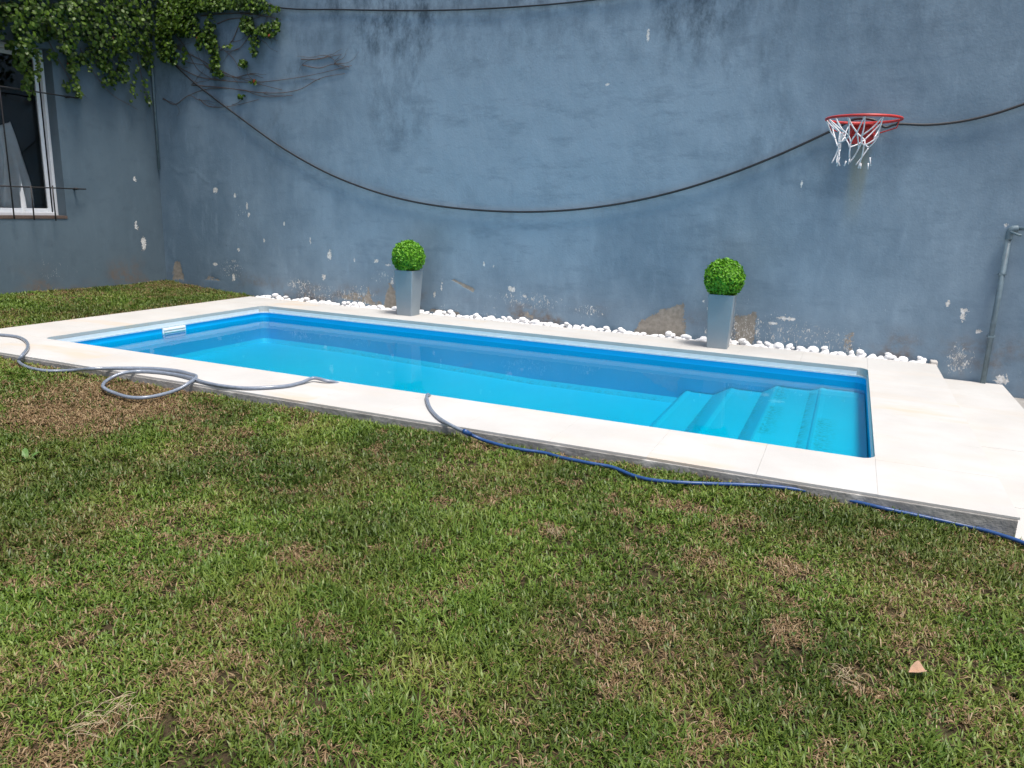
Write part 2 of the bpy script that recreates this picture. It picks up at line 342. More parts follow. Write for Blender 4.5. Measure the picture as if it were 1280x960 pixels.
WY0, WY1, WZ0, WZ1 = 3.9, 5.862, .882, 2.60          # window opening in the house wall
def house():
    root = empty('house_wall', (XW, 5, 0)); meta(root, 'darker grey plastered house wall with a barred window, meeting the blue wall at a corner', 'wall')
    root.location = (0, 0, 0)
    dy = .02; ys = np.unique(np.concatenate([np.arange(-1.0, 3.8, .2), np.arange(3.8, YW+.02, dy), [WY0, WY1]])); zs = np.unique(np.concatenate([np.arange(-.3, 4.21, dy), [WZ0, WZ1]]))
    ys = ys[np.concatenate([[True], np.diff(ys) > 1e-4])]; zs = zs[np.concatenate([[True], np.diff(zs) > 1e-4])]
    A, B = np.meshgrid(ys, zs); px = lambda x, y: tuple(hit((x, y), 0, XW)[[1, 2]])
    white = np.zeros(A.shape); bare = np.zeros(A.shape)
    def spot(arr, x, y, rx, ry, val=.9):
        c = px(x, y); np.maximum(arr, .82*val*sstep(2.1, .0, np.hypot((A-c[0])/(rx*.0125), (B-c[1])/(ry*.0092))), out=arr)
    for s in [(168, 223, 2.5, 4), (170, 281, 2.5, 6), (180, 305, 3, 9), (183, 250, 1, 3)]: spot(white, *s)
    spot(bare, 180, 307, 4, 10, .6); spot(bare, 172, 284, 4, 7, .55)
    low = sstep(.75, .1, B); fleck = low*sstep(.42, .7, fbm(A*1.6+60, B*1.8, 3))*.72; brown = sstep(.5, .1, B)*sstep(.35, .62, fbm(A*2+9, B*3, 4))*.9
    off = .01*(fbm(A+4, B+70, 3)-.5)*sstep(.0, .12, np.minimum(np.abs(A-WY0), 1)+0)
    inside = (A > WY0-.03) & (A < WY1+.03) & (B > WZ0-.03) & (B < WZ1+.03); off = np.where(inside, 0, off)
    V = np.stack([XW+off, A, B], -1).reshape(-1, 3); nx, nz = len(ys), len(zs)
    i, j = np.meshgrid(np.arange(nx-1), np.arange(nz-1)); i = i.ravel(); j = j.ravel(); ca = (ys[i]+ys[i+1])/2; cb = (zs[j]+zs[j+1])/2
    keep = ~((ca > WY0) & (ca < WY1) & (cb > WZ0) & (cb < WZ1)); i, j = i[keep], j[keep]
    q = np.stack([j*nx+i, j*nx+i+1, (j+1)*nx+i+1, (j+1)*nx+i], -1)
    # reveals, 0.22 m deep, and the outer back edge
    n0 = len(V); T = XW-.22
    rev = np.array([[XW, WY0, WZ0], [XW, WY1, WZ0], [XW, WY1, WZ1], [XW, WY0, WZ1], [T, WY0, WZ0], [T, WY1, WZ0], [T, WY1, WZ1], [T, WY0, WZ1],
                    [XW, -1, -.3], [XW, -1, 4.2], [T, -1, -.3], [T, -1, 4.2], [XW, YW+.02, 4.2], [T, YW+.02, 4.2]])
    q2 = np.array([[0, 1, 5, 4], [1, 2, 6, 5], [2, 3, 7, 6], [3, 0, 4, 7], [8, 9, 11, 10], [9, 12, 13, 11]])+n0
    V = np.concatenate([V, rev]); q = np.concatenate([q, q2]); me = np_mesh('plaster_wall', V, q, np.full(len(q), 4), True); me.shade_flat()
    pad = lambda a: np.concatenate([np.asarray(a).ravel(), np.zeros(len(rev))])
    wall_attrs(me, dict(bare=pad(bare), white=pad(white), brown=pad(brown), rust=pad(brown*0), fleck=pad(fleck), fade_vignette=pad(brown*0), grime=pad(.5*sstep(1.6, 3, B))))
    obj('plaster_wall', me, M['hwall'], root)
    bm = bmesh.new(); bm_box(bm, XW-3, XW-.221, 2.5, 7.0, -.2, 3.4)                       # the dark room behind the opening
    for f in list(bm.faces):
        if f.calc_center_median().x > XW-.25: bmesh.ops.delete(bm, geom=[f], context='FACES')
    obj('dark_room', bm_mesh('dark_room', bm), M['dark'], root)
    # window frame: jambs and rails, with a sash line, recessed in the opening
    xf0, xf1 = XW-.175, XW-.13; t = .032
    bm = bmesh.new()
    bm_box(bm, xf0, xf1, WY1-t, WY1-.001, WZ0+.001, WZ1-.001, .004); bm_box(bm, xf0, xf1, WY0+.001, WY0+t, WZ0+.001, WZ1-.001, .004)
    bm_box(bm, xf0+.001, xf1-.001, WY0+t, WY1-t, WZ1-.05, WZ1-.001, .004); bm_box(bm, xf0+.001, xf1-.001, WY0+t, WY1-t, WZ0+.001, WZ0+.035, .004)
    win = obj('window_frame', bm_mesh('window_frame', bm), M['frame'], root); win['label'] = 'white aluminium window frame set into the grey wall'
    bm = bmesh.new()
    bm_box(bm, xf0-.03, xf0-.002, WY1-t-.05, WY1-t-.012, WZ0+.03, WZ1-.05, .003); bm_box(bm, xf0-.03, xf0-.002, 4.85, 4.90, WZ0+.03, WZ1-.05, .003)
    bm_box(bm, xf0-.029, xf0-.003, 4.90, WY1-t-.05, WZ0+.03, WZ0+.075, .003); bm_box(bm, xf0-.029, xf0-.003, 4.90, WY1-t-.05, WZ1-.10, WZ1-.05, .003)
    obj('sash', bm_mesh('sash', bm), M['frame'], win)
    obj('glass_pane', box_mesh('glass_pane', xf0-.02, xf0-.014, 4.89, WY1-t-.045, WZ0+.07, WZ1-.09), M['glass'], win)
    obj('sill', box_mesh('sill', XW-.13, XW+.006, WY0+.002, WY1+.004, WZ0-.03, WZ0+.002, bev=.003), M['stem'], root)
    # iron bars in front
    g = bpy.data.objects.new('window_grille', None); link(g, root)
    xb = XW+.06
    for (pa, pb) in [((-60, 233), (107, 234)), ((-60, 104), (97, 118)), ((-60, 31), (122, 34))]:
        a = hit(pa, 0, xb); b = hit(pb, 0, xb); a[2] = b[2] = (a[2]+b[2])/2
        tube('bar', [a, b], .007, M['iron'], g, 8)
        pl = np.array([XW-.02, b[1]-.10, b[2]]); tube('bracket', [pl, [xb, b[1]-.10, b[2]]], .012, M['iron'], g, 8)
    for x, y0, y1 in [(18, 274, -90), (43, 275, 232), (70, 276, 232), (-12, 274, -90), (-45, 274, -90)]:
        a = hit((x, y0), 0, xb+.008); b = a.copy(); b[2] = 2.72 if y1 < 0 else hit((x, y1), 0, xb)[2]; tube('bar', [a, b], .007, M['iron'], g, 8)
house()
def curtain():
    # pale cloth hanging gathered to a point behind the glass
    X0 = XW-.25; rows, cols = 26, 30; V = []
    apex = hit((13, 152), 0, X0); apl = hit((-45, 172), 0, X0); br = hit((44, 262), 0, X0); bl = hit((-75, 262), 0, X0)
    for r in range(rows):
        t = r/(rows-1)
        for c in range(cols):
            s = c/(cols-1); L = apl+(bl-apl)*t; R_ = apex+(br-apex)*t+np.array([0, .05*math.sin(t*3.1), 0]); p = L+(R_-L)*s
            p = p+np.array([.05*math.sin(s*23+t*2)*(.3+t)+.015*math.sin(s*41), .02*math.sin(s*9+t*7)*t, .03*math.sin(s*6)*t]); V.append(p)
    Fc = [[r*cols+c, r*cols+c+1, (r+1)*cols+c+1, (r+1)*cols+c] for r in range(rows-1) for c in range(cols-1)]
    o = obj('curtain', from_py('curtain', V, Fc, True), M['cloth']); so_ = o.modifiers.new('thick', 'SOLIDIFY'); so_.thickness = .006
    meta(o, 'pale grey cloth hanging gathered inside the barred window', 'curtain')
curtain()

# ------------------------------------------------------------------ pool
def rrect(x0, x1, y0, y1, r, n=6):
    P = []
    for cx, cyy, a0 in ((x1-r, y1-r, 0), (x0+r, y1-r, 90), (x0+r, y0+r, 180), (x1-r, y0+r, 270)):
        for k in range(n+1):
            a = math.radians(a0+90*k/n); P.append((cx+r*math.cos(a), cyy+r*math.sin(a)))
    return P
ZF = lambda x: float(np.interp(x, [-5.9, -4.8, -2.6, -1.2, .3], [-.40, -.405, -.475, -.475, -.475]))
def pool():
    root = empty('swimming_pool', (0, 0, 0)); meta(root, 'rectangular sky blue pool with underwater steps and cream stone coping', 'swimming pool')
    # fibreglass basin: rounded wall and floor
    P0 = rrect(XLI-.006, XRI+.006, YNI-.006, YFI+.006, .09); P = []
    for a, b in zip(P0, P0[1:]+P0[:1]):
        k = max(1, int(math.dist(a, b)/.12)); P += [(a[0]+(b[0]-a[0])*i/k, a[1]+(b[1]-a[1])*i/k) for i in range(k)]
    n = len(P)
    V = [(x, y, -.072) for x, y in P] + [(x, y, ZF(x)+.04) for x, y in P]
    def ins(p, d):
        cx, cyy = (XLI+XRI)/2, (YNI+YFI)/2; return (p[0]-math.copysign(d, p[0]-cx), p[1]-math.copysign(d, p[1]-cyy))
    Q = [ins(p, .035) for p in P]; V += [(x, y, ZF(x)) for x, y in Q]
    V += [(x+math.copysign(.05, x+2.8), y+math.copysign(.05, y-5.2), -.072) for x, y in P]
    Fc = [[i, (i+1) % n, n+(i+1) % n, n+i] for i in range(n)] + [[n+i, n+(i+1) % n, 2*n+(i+1) % n, 2*n+i] for i in range(n)] + [[3*n+i, 3*n+(i+1) % n, (i+1) % n, i] for i in range(n)]
    # floor strips
    xs = [XLI+.015, -5.2, -4.8, -3.7, -2.6, -1.2, XRI-.02]; b = len(V)
    for x in xs: V += [(x, YNI+.015, ZF(x)+.0005), (x, YFI-.034, ZF(x)+.0005)]
    Fc += [[b+2*i, b+2*i+2, b+2*i+3, b+2*i+1] for i in range(len(xs)-1)]
    me = from_py('basin', V, Fc); 
    wall_attrs(me, dict(dirt=[.42 if 2*n <= i < 3*n and V[i][1] > 6 and V[i][0] > -5 else 0 for i in range(len(V))])); obj('basin', me, M['basin'], root)
    # steps: a cross-section swept across the pool width
    prof = []
    def pp(x, y): h = hit((x, y), 1, YFI); return h[0], h[2]
    foot = [(842, 502), (892, 493), (953, 489), (1013, 486.5)]; nose = [(858, 489), (913, 485.5), (970, 483), (1026, 485)]
    segs = []; zprev = -.475
    for i, (f_, n_) in enumerate(zip(foot, nose)):
        fx = pp(*f_)[0]; nx_, nz_ = pp(*n_); segs.append((fx, zprev, nx_, nz_)); zprev = nz_
    ys = np.linspace(YNI+.004, YFI-.004, 60)
    for i, (fx, z0, nx_, z1) in enumerate(segs):
        xe = segs[i+1][0]+.02 if i < 3 else XRI+.0
        pr = [(fx-.004, z0-.012), (fx, z0+.001), (fx+(nx_-fx)*.8, z1-.01), (nx_-.004, z1+.002), (nx_+.012, z1+.007), (nx_+.03, z1+.004), (nx_+.045, z1), ((nx_+xe)/2, z1-.001), (xe-.05, z1-.001), (xe-.02, z1-.001), (xe, z1-.001), (xe, z1-.05)]
        V, Fc, D = [], [], []; k = len(pr)
        for a, y in enumerate(ys):
            for b_, (x, z) in enumerate(pr):
                V.append((x, y, z)); t = (y-YNI)/(YFI-YNI)
                d = 0
                if b_ == 9 and i < 3: d = .3
                if b_ == 10 and i < 3: d = 1.0
                if b_ in (0, 1): d = .8
                if b_ in (5, 6) and i in (2, 3): d = .75 if vnoise(np.array(t*9.+i*7), np.array(3.3)) > .5 else 0
                D.append(d)
        for a in range(len(ys)-1):
            for b_ in range(k-1): Fc.append([a*k+b_, (a+1)*k+b_, (a+1)*k+b_+1, a*k+b_+1])
        me = from_py('step', V, Fc, False); wall_attrs(me, dict(dirt=D)); obj('step', me, M['basin'], root)
    # lip between liner and stone
    bm = bmesh.new(); P2 = rrect(XLI-.012, XRI+.012, YNI-.012, YFI+.012, .088); P1 = rrect(XLI+.004, XRI-.004, YNI+.004, YFI-.004, .085)
    rings = [[bm.verts.new((x, y, z)) for x, y in PP] for PP, z in ((P2, -.064), (P1, -.064), (P1, -.076), (P2, -.076))]
    n = len(P1)
    for a in range(4):
        A_, B_ = rings[a], rings[(a+1) % 4]
        for i in range(n): bm.faces.new([A_[i], A_[(i+1) % n], B_[(i+1) % n], B_[i]])
    obj('lip', bm_mesh('lip', bm), M['lip'], root)
    # concrete bed under the stones, four beams
    def beam(name, x0, x1, y0, y1, z0, z1, mat): obj(name, box_mesh(name, x0, x1, y0, y1, z0, z1, bev=.004), mat, root)
    beam('concrete_beam', XLO+.004, XRO-.006, YNO-.007, YNI-.03, -.34, -.013, M['conc'])
    beam('concrete_beam', XLO+.004, XRO-.006, YFI+.03, YFO-.004, -.34, -.0305, M['conc'])
    beam('concrete_beam', XLO+.004, XLI-.03, YNI-.028, YFI+.028, -.34, -.0305, M['conc'])
    beam('concrete_beam', XRI+.03, XRO-.006, YNI-.028, YFI+.028, -.34, -.0305, M['conc'])
    for a in ((XLI-.05, XRI+.05, YNI-.05, YNI), (XLI-.05, XRI+.05, YFI, YFI+.05), (XLI-.05, XLI, YNI, YFI), (XRI, XRI+.05, YNI, YFI)):
        obj('mortar_edge', box_mesh('mortar_edge', *a, -.0635, -.0310), M['pebble'], root)
    # coping stones
    def stones(x0, x1, y0, y1, nx, ny):
        for i in range(nx):
            for j in range(ny):
                a, b2 = x0+(x1-x0)*i/nx, x0+(x1-x0)*(i+1)/nx; c, d = y0+(y1-y0)*j/ny, y0+(y1-y0)*(j+1)/ny; g = .0002; dz = random.uniform(-.0003, .0003)
                obj('coping_stone', box_mesh('coping_stone', a+g, b2-g, c+g, d-g, -.030 if y0 > YNO+.01 else -.0125, dz, bev=.0015), M['slab2'] if random.random() < .2 or (abs(x0-XRI) < .01 and nx == 1 and j == 2) else M['slab'], root)
    stones(XLI, XRI, YNO, YNI, 12, 1); stones(XLI, XRI, YFI, YFO, 12, 1)
    stones(XLO, XLI, YNI, YFI, 1, 5); stones(XRI, XRO, YNI, YFI, 1, 5)
    for a in ((XLO, XLI, YNO, YNI), (XRI, XRO, YNO, YNI), (XLO, XLI, YFI, YFO), (XRI, XRO, YFI, YFO)): stones(*a, 1, 1)
    r = .075
    for cx, cyy, sx, sy in ((XLI, YNI, 1, 1), (XRI, YNI, -1, 1), (XLI, YFI, 1, -1), (XRI, YFI, -1, -1)):
        poly = [(cx-.0*sx, cyy-.0*sy)]+[(cx+sx*r*(1-math.sin(t)), cyy+sy*r*(1-math.cos(t))) for t in np.linspace(0, math.pi/2, 7)]
        obj('corner_fillet', prism('corner_fillet', poly, -.0635, -.0012), M['slab'], root)
    # skimmer mouth on the left end wall
    a = hit((202, 405), 0, XLI); b2 = hit((231, 404), 0, XLI); z1 = -.078; z0 = ZWATER-.012
    sk = obj('skimmer', box_mesh('skimmer', XLI-.004, XLI+.012, a[1], b2[1], z0, z1, bev=.004), M['skim'], root)
    for k in range(2): obj('skimmer_slat', box_mesh('skimmer_slat', XLI+.0125, XLI+.024, a[1]+.012, b2[1]-.012, z1-.022-.022*k, z1-.008-.022*k, bev=.002), M['skim'], sk)
pool()
def water():
    P = rrect(XLI-.003, XRI+.003, YNI-.003, YFI+.003, .088)
    me = from_py('water', [(x, y, ZWATER) for x, y in P], [list(range(len(P)))])
    o = obj('water', me, M['water']); meta(o, kind='structure')
water()

def lower_paving():
    root = empty('pavement', (0, 0, 0)); meta(root, kind='structure')
    obj('bed', box_mesh('bed', XRO+.002, 1.262, 3.44, YW-.03, -.34, -.152), M['conc'], root)
    ys = np.linspace(3.44, YW-.02, 8)
    for j in range(7):
        obj('paving_stone', box_mesh('paving_stone', XRO+.003, 1.258, ys[j]+.001, ys[j+1]-.001, -.15, -.128+random.uniform(-.001, .001), bev=.003), M['slab'], root)
    o = obj('path', box_mesh('path', 1.264, 3.9, 3.44, YW-.01, -.5, -.225, bev=.01), M['path']); meta(o, kind='structure')
    o = obj('corner_upstand', box_mesh('corner_upstand', XRO-.04, XRO+.012, YFO-.005, YW-.02, -.14, .02, bev=.006), M['slab'], bpy.data.objects['swimming_pool'])
lower_paving()

# ------------------------------------------------------------------ white pebbles in the gap along the wall
def pebbles():
    protos = []
    for k in range(7):
        bm = bmesh.new(); bmesh.ops.create_icosphere(bm, subdivisions=2, radius=1)
        o3 = [random.uniform(0, 50) for _ in range(3)]
        for v in bm.verts:
            n = math.sin(v.co.x*2.1+o3[0])*.12+math.sin(v.co.y*2.6+o3[1])*.12+math.sin(v.co.z*3+o3[2])*.1; v.co *= 1+n
            v.co.x *= 1.25; v.co.z *= .72
        me = bm_mesh('white_pebble', bm, True); me.materials.append(M['pebble']); protos.append(me)
    obj('gravel_bed', box_mesh('gravel_bed', XLO, XRO-.045, YFO+.001, YW-.012, -.2, -.035), M['conc']); meta(bpy.data.objects['gravel_bed'], kind='structure')
    def put(x, y, z, r):
        o = bpy.data.objects.new('white_pebble', random.choice(protos)); o.location = (x, y, z); o.scale = (r*random.uniform(.85, 1.2),)*3
        o.rotation_euler = (random.uniform(-.4, .4), random.uniform(-.4, .4), random.uniform(0, 6.3)); link(o)
        meta(o, 'small white pebble in the row between pool coping and blue wall', 'pebble', 'white pebbles along the foot of the wall')
    x = XLO+.06
    while x < XRO-.09:                       # front row
        r = random.uniform(.024, .037); put(x+r, YFO+.03+random.uniform(-.006, .012), -.035+r*.72, r); x += 2*r*1.02+random.uniform(0, .012)
    x = XLO+.1
    while x < XRO-.09:                       # row against the wall, a little prouder
        r = random.choice([random.uniform(.024, .032), random.uniform(.032, .044)]); put(x+r, YW-.05+random.uniform(-.01, .004), -.028+r*.8, r)
        if random.random() < .3: put(x+r*.6, YW-.075, .004+r*.75, random.uniform(.02, .03))
        x += 2*r*1.03+(random.uniform(0, .02) if random.random() < .8 else .07)
pebbles()

# ------------------------------------------------------------------ planters with boxwood balls
def leaf_ball(name, r, mat, parent, cnt=2600):
    G = np.pi*(3-5**.5); k = np.arange(cnt); z = 1-2*(k+.5)/cnt; ph = k*G; D = np.stack([np.sqrt(1-z*z)*np.cos(ph), np.sqrt(1-z*z)*np.sin(ph), z], -1)
    lump = 1+.035*np.sin(D[:, 0]*21+D[:, 2]*13)*np.sin(D[:, 1]*19+2)+RNG.normal(0, .035, cnt)
    C = D*(r*lump)[:, None]; Nn = D+RNG.normal(0, .55, (cnt, 3)); Nn /= np.linalg.norm(Nn, axis=1)[:, None]
    U = np.cross(Nn, RNG.normal(0, 1, (cnt, 3))); U /= np.linalg.norm(U, axis=1)[:, None]; W_ = np.cross(Nn, U); s = RNG.uniform(.008, .014, cnt)[:, None]
    V = np.stack([C-U*s*1.3, C-W_*s*.8+Nn*s*.25, C+U*s*1.3, C+W_*s*.8+Nn*s*.25], 1).reshape(-1, 3)
    q = np.arange(cnt*4).reshape(-1, 4); me = np_mesh(name, V, q, np.full(cnt, 4), False)
    t = RNG.random(cnt)[:, None]; c = np.array([.075, .24, .008])*(1-t)+np.array([.20, .47, .03])*t
    col_attr(me, np.repeat(c, 4, 0)); return obj(name, me, mat, parent)
def col_attr(me, c):
    a = me.attributes.new('tint', 'FLOAT_COLOR', 'POINT'); a.data.foreach_set('color', np.concatenate([c, np.ones((len(c), 1))], 1).astype(np.float32).ravel())
def planter(px, yc, label, rot, blabel):
    fx = hit(px, 1, yc)[0]; root = empty('planter', (fx, yc, .0015)); root.rotation_euler.z = rot; meta(root, label, 'planter', 'planters on the far coping')
    H, a, b = .468, .088, .112
    bm = bmesh.new(); rings = []
    for s, z in ((a, 0), (b, H), (b-.008, H), (b-.012, H-.05)):
        R_ = []
        for p in rrect(-s, s, -s, s, .010, 3): R_.append(bm.verts.new((p[0], p[1], z)))
        rings.append(R_)
    n = len(rings[0])
    for i in range(3):
        for k in range(n): bm.faces.new([rings[i][k], rings[i][(k+1) % n], rings[i+1][(k+1) % n], rings[i+1][k]])
    bm.faces.new(rings[0][::-1]); obj('pot', bm_mesh('pot', bm), M['planter'], root)
    so_ = prism('potting_soil', rrect(-b+.014, b-.014, -b+.014, b-.014, .01, 2), H-.08, H-.035); obj('potting_soil', so_, M['soil'], root)
    r2 = empty('boxwood_ball', (fx, yc, H-.03)); meta(r2, blabel, 'plant', 'boxwood balls in the planters')
    o = leaf_ball('foliage', .163, M['box'], r2); o.location = (0, 0, .165)
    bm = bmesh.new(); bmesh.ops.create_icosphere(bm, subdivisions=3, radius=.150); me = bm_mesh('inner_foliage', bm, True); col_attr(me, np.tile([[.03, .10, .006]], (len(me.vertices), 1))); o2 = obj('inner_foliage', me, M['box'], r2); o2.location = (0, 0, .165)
    tube('stem', [(0, 0, -.02), (0, 0, .05)], .012, M['stem'], r2)
planter((510.5, 370), 6.86, 'tall tapered grey planter beside the tan scraped patch near the wall corner', 0, 'round green boxwood ball in the planter nearer the wall corner')
planter((899.5, 410), 6.80, 'tall tapered grey planter standing below the basketball hoop between two bare plaster patches', .03, 'round green boxwood ball in the planter nearer the basketball hoop')

# ------------------------------------------------------------------ basketball hoop
def hoop():
    yc = YW-.36; c = hit((1079.5, 149), 1, yc); R_ = .272
    root = empty('basketball_hoop', (c[0], YW, c[2])); meta(root, 'red basketball hoop with torn white net fixed high on the blue wall', 'basketball hoop')
    loc = lambda p: (p[0]-c[0], p[1]-YW, p[2]-c[2])
    th = np.linspace(0, 2*math.pi, 49); ring = np.stack([R_*np.cos(th), (yc-YW)+R_*np.sin(th), th*0], -1)
    V, Fc = tube_vf(ring, .0105, 8); obj('rim', from_py('rim', V, Fc, True), M['red'], root)
    # bracket: bent plate, wall plate and two struts
    bm = bmesh.new(); bm_box(bm, -.105, .105, -.030, -.006, -.155, .0, .006)
    for v in bm.verts:
        if v.co.z < -.1: v.co.x *= .9
    bm_box(bm, -.075, .075, -.115, -.028, -.014, -.002, .004)
    obj('wall_bracket', bm_mesh('wall_bracket', bm), M['red'], root)
    bm = bmesh.new()
    for s in (-1, 1):
        vs = [bm.verts.new(v) for v in ((s*.085, -.03, -.012), (s*.10, -.03, -.14), (s*.06, -.10, -.012), (s*.09, -.03, -.012), (s*.106, -.03, -.14), (s*.066, -.10, -.012))]
        bm.faces.new([vs[0], vs[1], vs[2]]); bm.faces.new([vs[5], vs[4], vs[3]])
        for a, b in ((0, 1), (1, 2), (2, 0)): bm.faces.new([vs[a], vs[b], vs[b+3], vs[a+3]])
    obj('gusset', bm_mesh('gusset', bm), M['red'], root)
    tube('brace', [(-.25, yc-YW+.05, -.004), (-.235, -.21, -.06), (-.1, -.05, -.085), (.1, -.05, -.085), (.245, -.21, -.05), (.255, yc-YW+.05, -.004)], .005, M['red'], root, 6)
    # torn net: strings between knots, left half fuller
    S = []; kn = []
    def pt(a, h, rr): return np.array([rr*math.cos(a), (yc-YW)+rr*math.sin(a), -h])
    rnd = random.Random(5); angs = [math.radians(a) for a in (178, 200, 222, 246, 272, 300, 325, 350, 20, 60, 110, 150)]
    rows = [(0, .272), (.11, .235), (.20, .185), (.30, .165)]
    J = {}
    for k, (h, rr) in enumerate(rows):
        for i, a in enumerate(angs):
            off = .5*(angs[1]-angs[0]) if k % 2 else 0
            jx = rnd.uniform(-.03, .03)*(k > 0); p = pt(a+off, h+rnd.uniform(-.02, .035)*(k > 0), rr*rnd.uniform(.8, 1.05 if k else 1)*1 if k else rr); p[0] = p[0]*(1 if k == 0 else .8)-(.055*k/3)+jx; J[k, i] = p
    n = len(angs)
    for k in range(3):
        for i in range(n):
            for di in ((0, -1) if k % 2 == 0 else (0, 1)):
                if i in (6, 7, 8) and (k == 0 or rnd.random() < .6): continue
                if k == 2 and (di != 0 or rnd.random() < .25): continue
                if k == 1 and rnd.random() < .12: continue
                a, b = J[k, i], J[k+1, (i+di) % n]; mid = (a+b)/2+np.array([rnd.uniform(-.012, .012), rnd.uniform(-.012, .012), -.008]); S.append(catmull([a, mid, b], 4))
    for i in range(n):
        if rnd.random() < .8: a = J[3, i]; S.append(np.array([a, a+[rnd.uniform(-.02, .02), 0, -rnd.uniform(.03, .07)]]))
    tubes('net', S, .0055, M['net'], root, 5)['kind'] = 'stuff'
hoop()

# ------------------------------------------------------------------ cables and pipes
def wp(x, y, off=.03): return hit((x, y), 1, YW-off)
def cables():
    P = [wp(*p) for p in [(213, 76), (245, 105), (300, 147), (355, 186), (415, 219), (480, 243), (545, 257), (620, 264), (690, 264), (760, 257), (830, 243), (900, 222), (970, 195), (1040, 163)]]
    P += [wp(1068, 149, .05), wp(1092, 150, .05), wp(1106, 159, .04), wp(1122, 155), wp(1160, 156), wp(1200, 152), wp(1240, 143), wp(1280, 130), wp(1330, 112), wp(1420, 70), np.array([2.9, YW-.03, 2.75]), np.array([3.9, YW-.03, 3.3])]
    root = empty('hanging_cable', P[0]); root.location = (0, 0, 0); meta(root, 'thick black cable sagging across the wall and looped over the basketball hoop', 'cable')
    tube('cable', catmull(P, 6), .0105, M['cable'], root, 8)
    tube('tie', [wp(1119, 157, .04), wp(1123, 152, .05), wp(1127, 148, .06)], .005, M['cable'], root, 6)
    P = [wp(*p, .02) for p in [(255, -20), (340, 8), (430, 12), (540, 13), (640, 9), (740, 0), (860, -18), (1050, -60), (1250, -130)]]
    meta(tube('upper_cable', catmull(P, 6), .008, M['cable']), 'thin black cable strung along the top of the wall above the vine', 'cable')
    # conduit in the corner
    a = hit((187, 85), 1, YW-.03); b = hit((200.5, 212), 1, YW-.03); x = (a[0]+b[0])/2; x = max(x, XW+.03)
    c = empty('corner_conduit', (0, 0, 0)); meta(c, 'thin painted conduit running down the inside corner below the vine', 'pipe')
    tube('conduit', [(x, YW-.026, 3.3), (x, YW-.026, a[2]), (x, YW-.026, b[2])], .013, M['pipe'], c, 10)
    # water pipe with elbow and tap on the right
    t = hit((1265, 290), 1, YW-.05); b = hit((1227, 473), 1, YW-.05); x0 = (t[0]+b[0])/2
    c = empty('water_pipe', (0, 0, 0)); meta(c, 'grey water pipe with elbow rising from the lower paving up the blue wall', 'pipe')
    tube('riser', [(x0, YW-.05, -.13), (x0, YW-.05, t[2]-.02)], .020, M['pipe'], c, 12)
    el = catmull([(x0, YW-.05, t[2]-.06), (x0, YW-.05, t[2]-.01), (x0+.012, YW-.052, t[2]+.02), (x0+.05, YW-.052, t[2]+.028)], 5)
    tube('elbow', el, .026, M['pipe'], c, 12)
    tube('branch', [(x0+.04, YW-.052, t[2]+.028), (x0+1.2, YW-.052, t[2]+.04)], .014, M['pipe'], c, 12)
    tube('tap_handle', [(x0+.0, YW-.075, t[2]), (x0+.05, YW-.11, t[2]-.02), (x0+.07, YW-.115, t[2]-.022)], .009, M['pipe'], c, 8)
    for z in (.25, .75): obj('clip', box_mesh('clip', x0-.026, x0+.026, YW-.07, YW-.006, z, z+.014), M['pipe'], c)
cables()

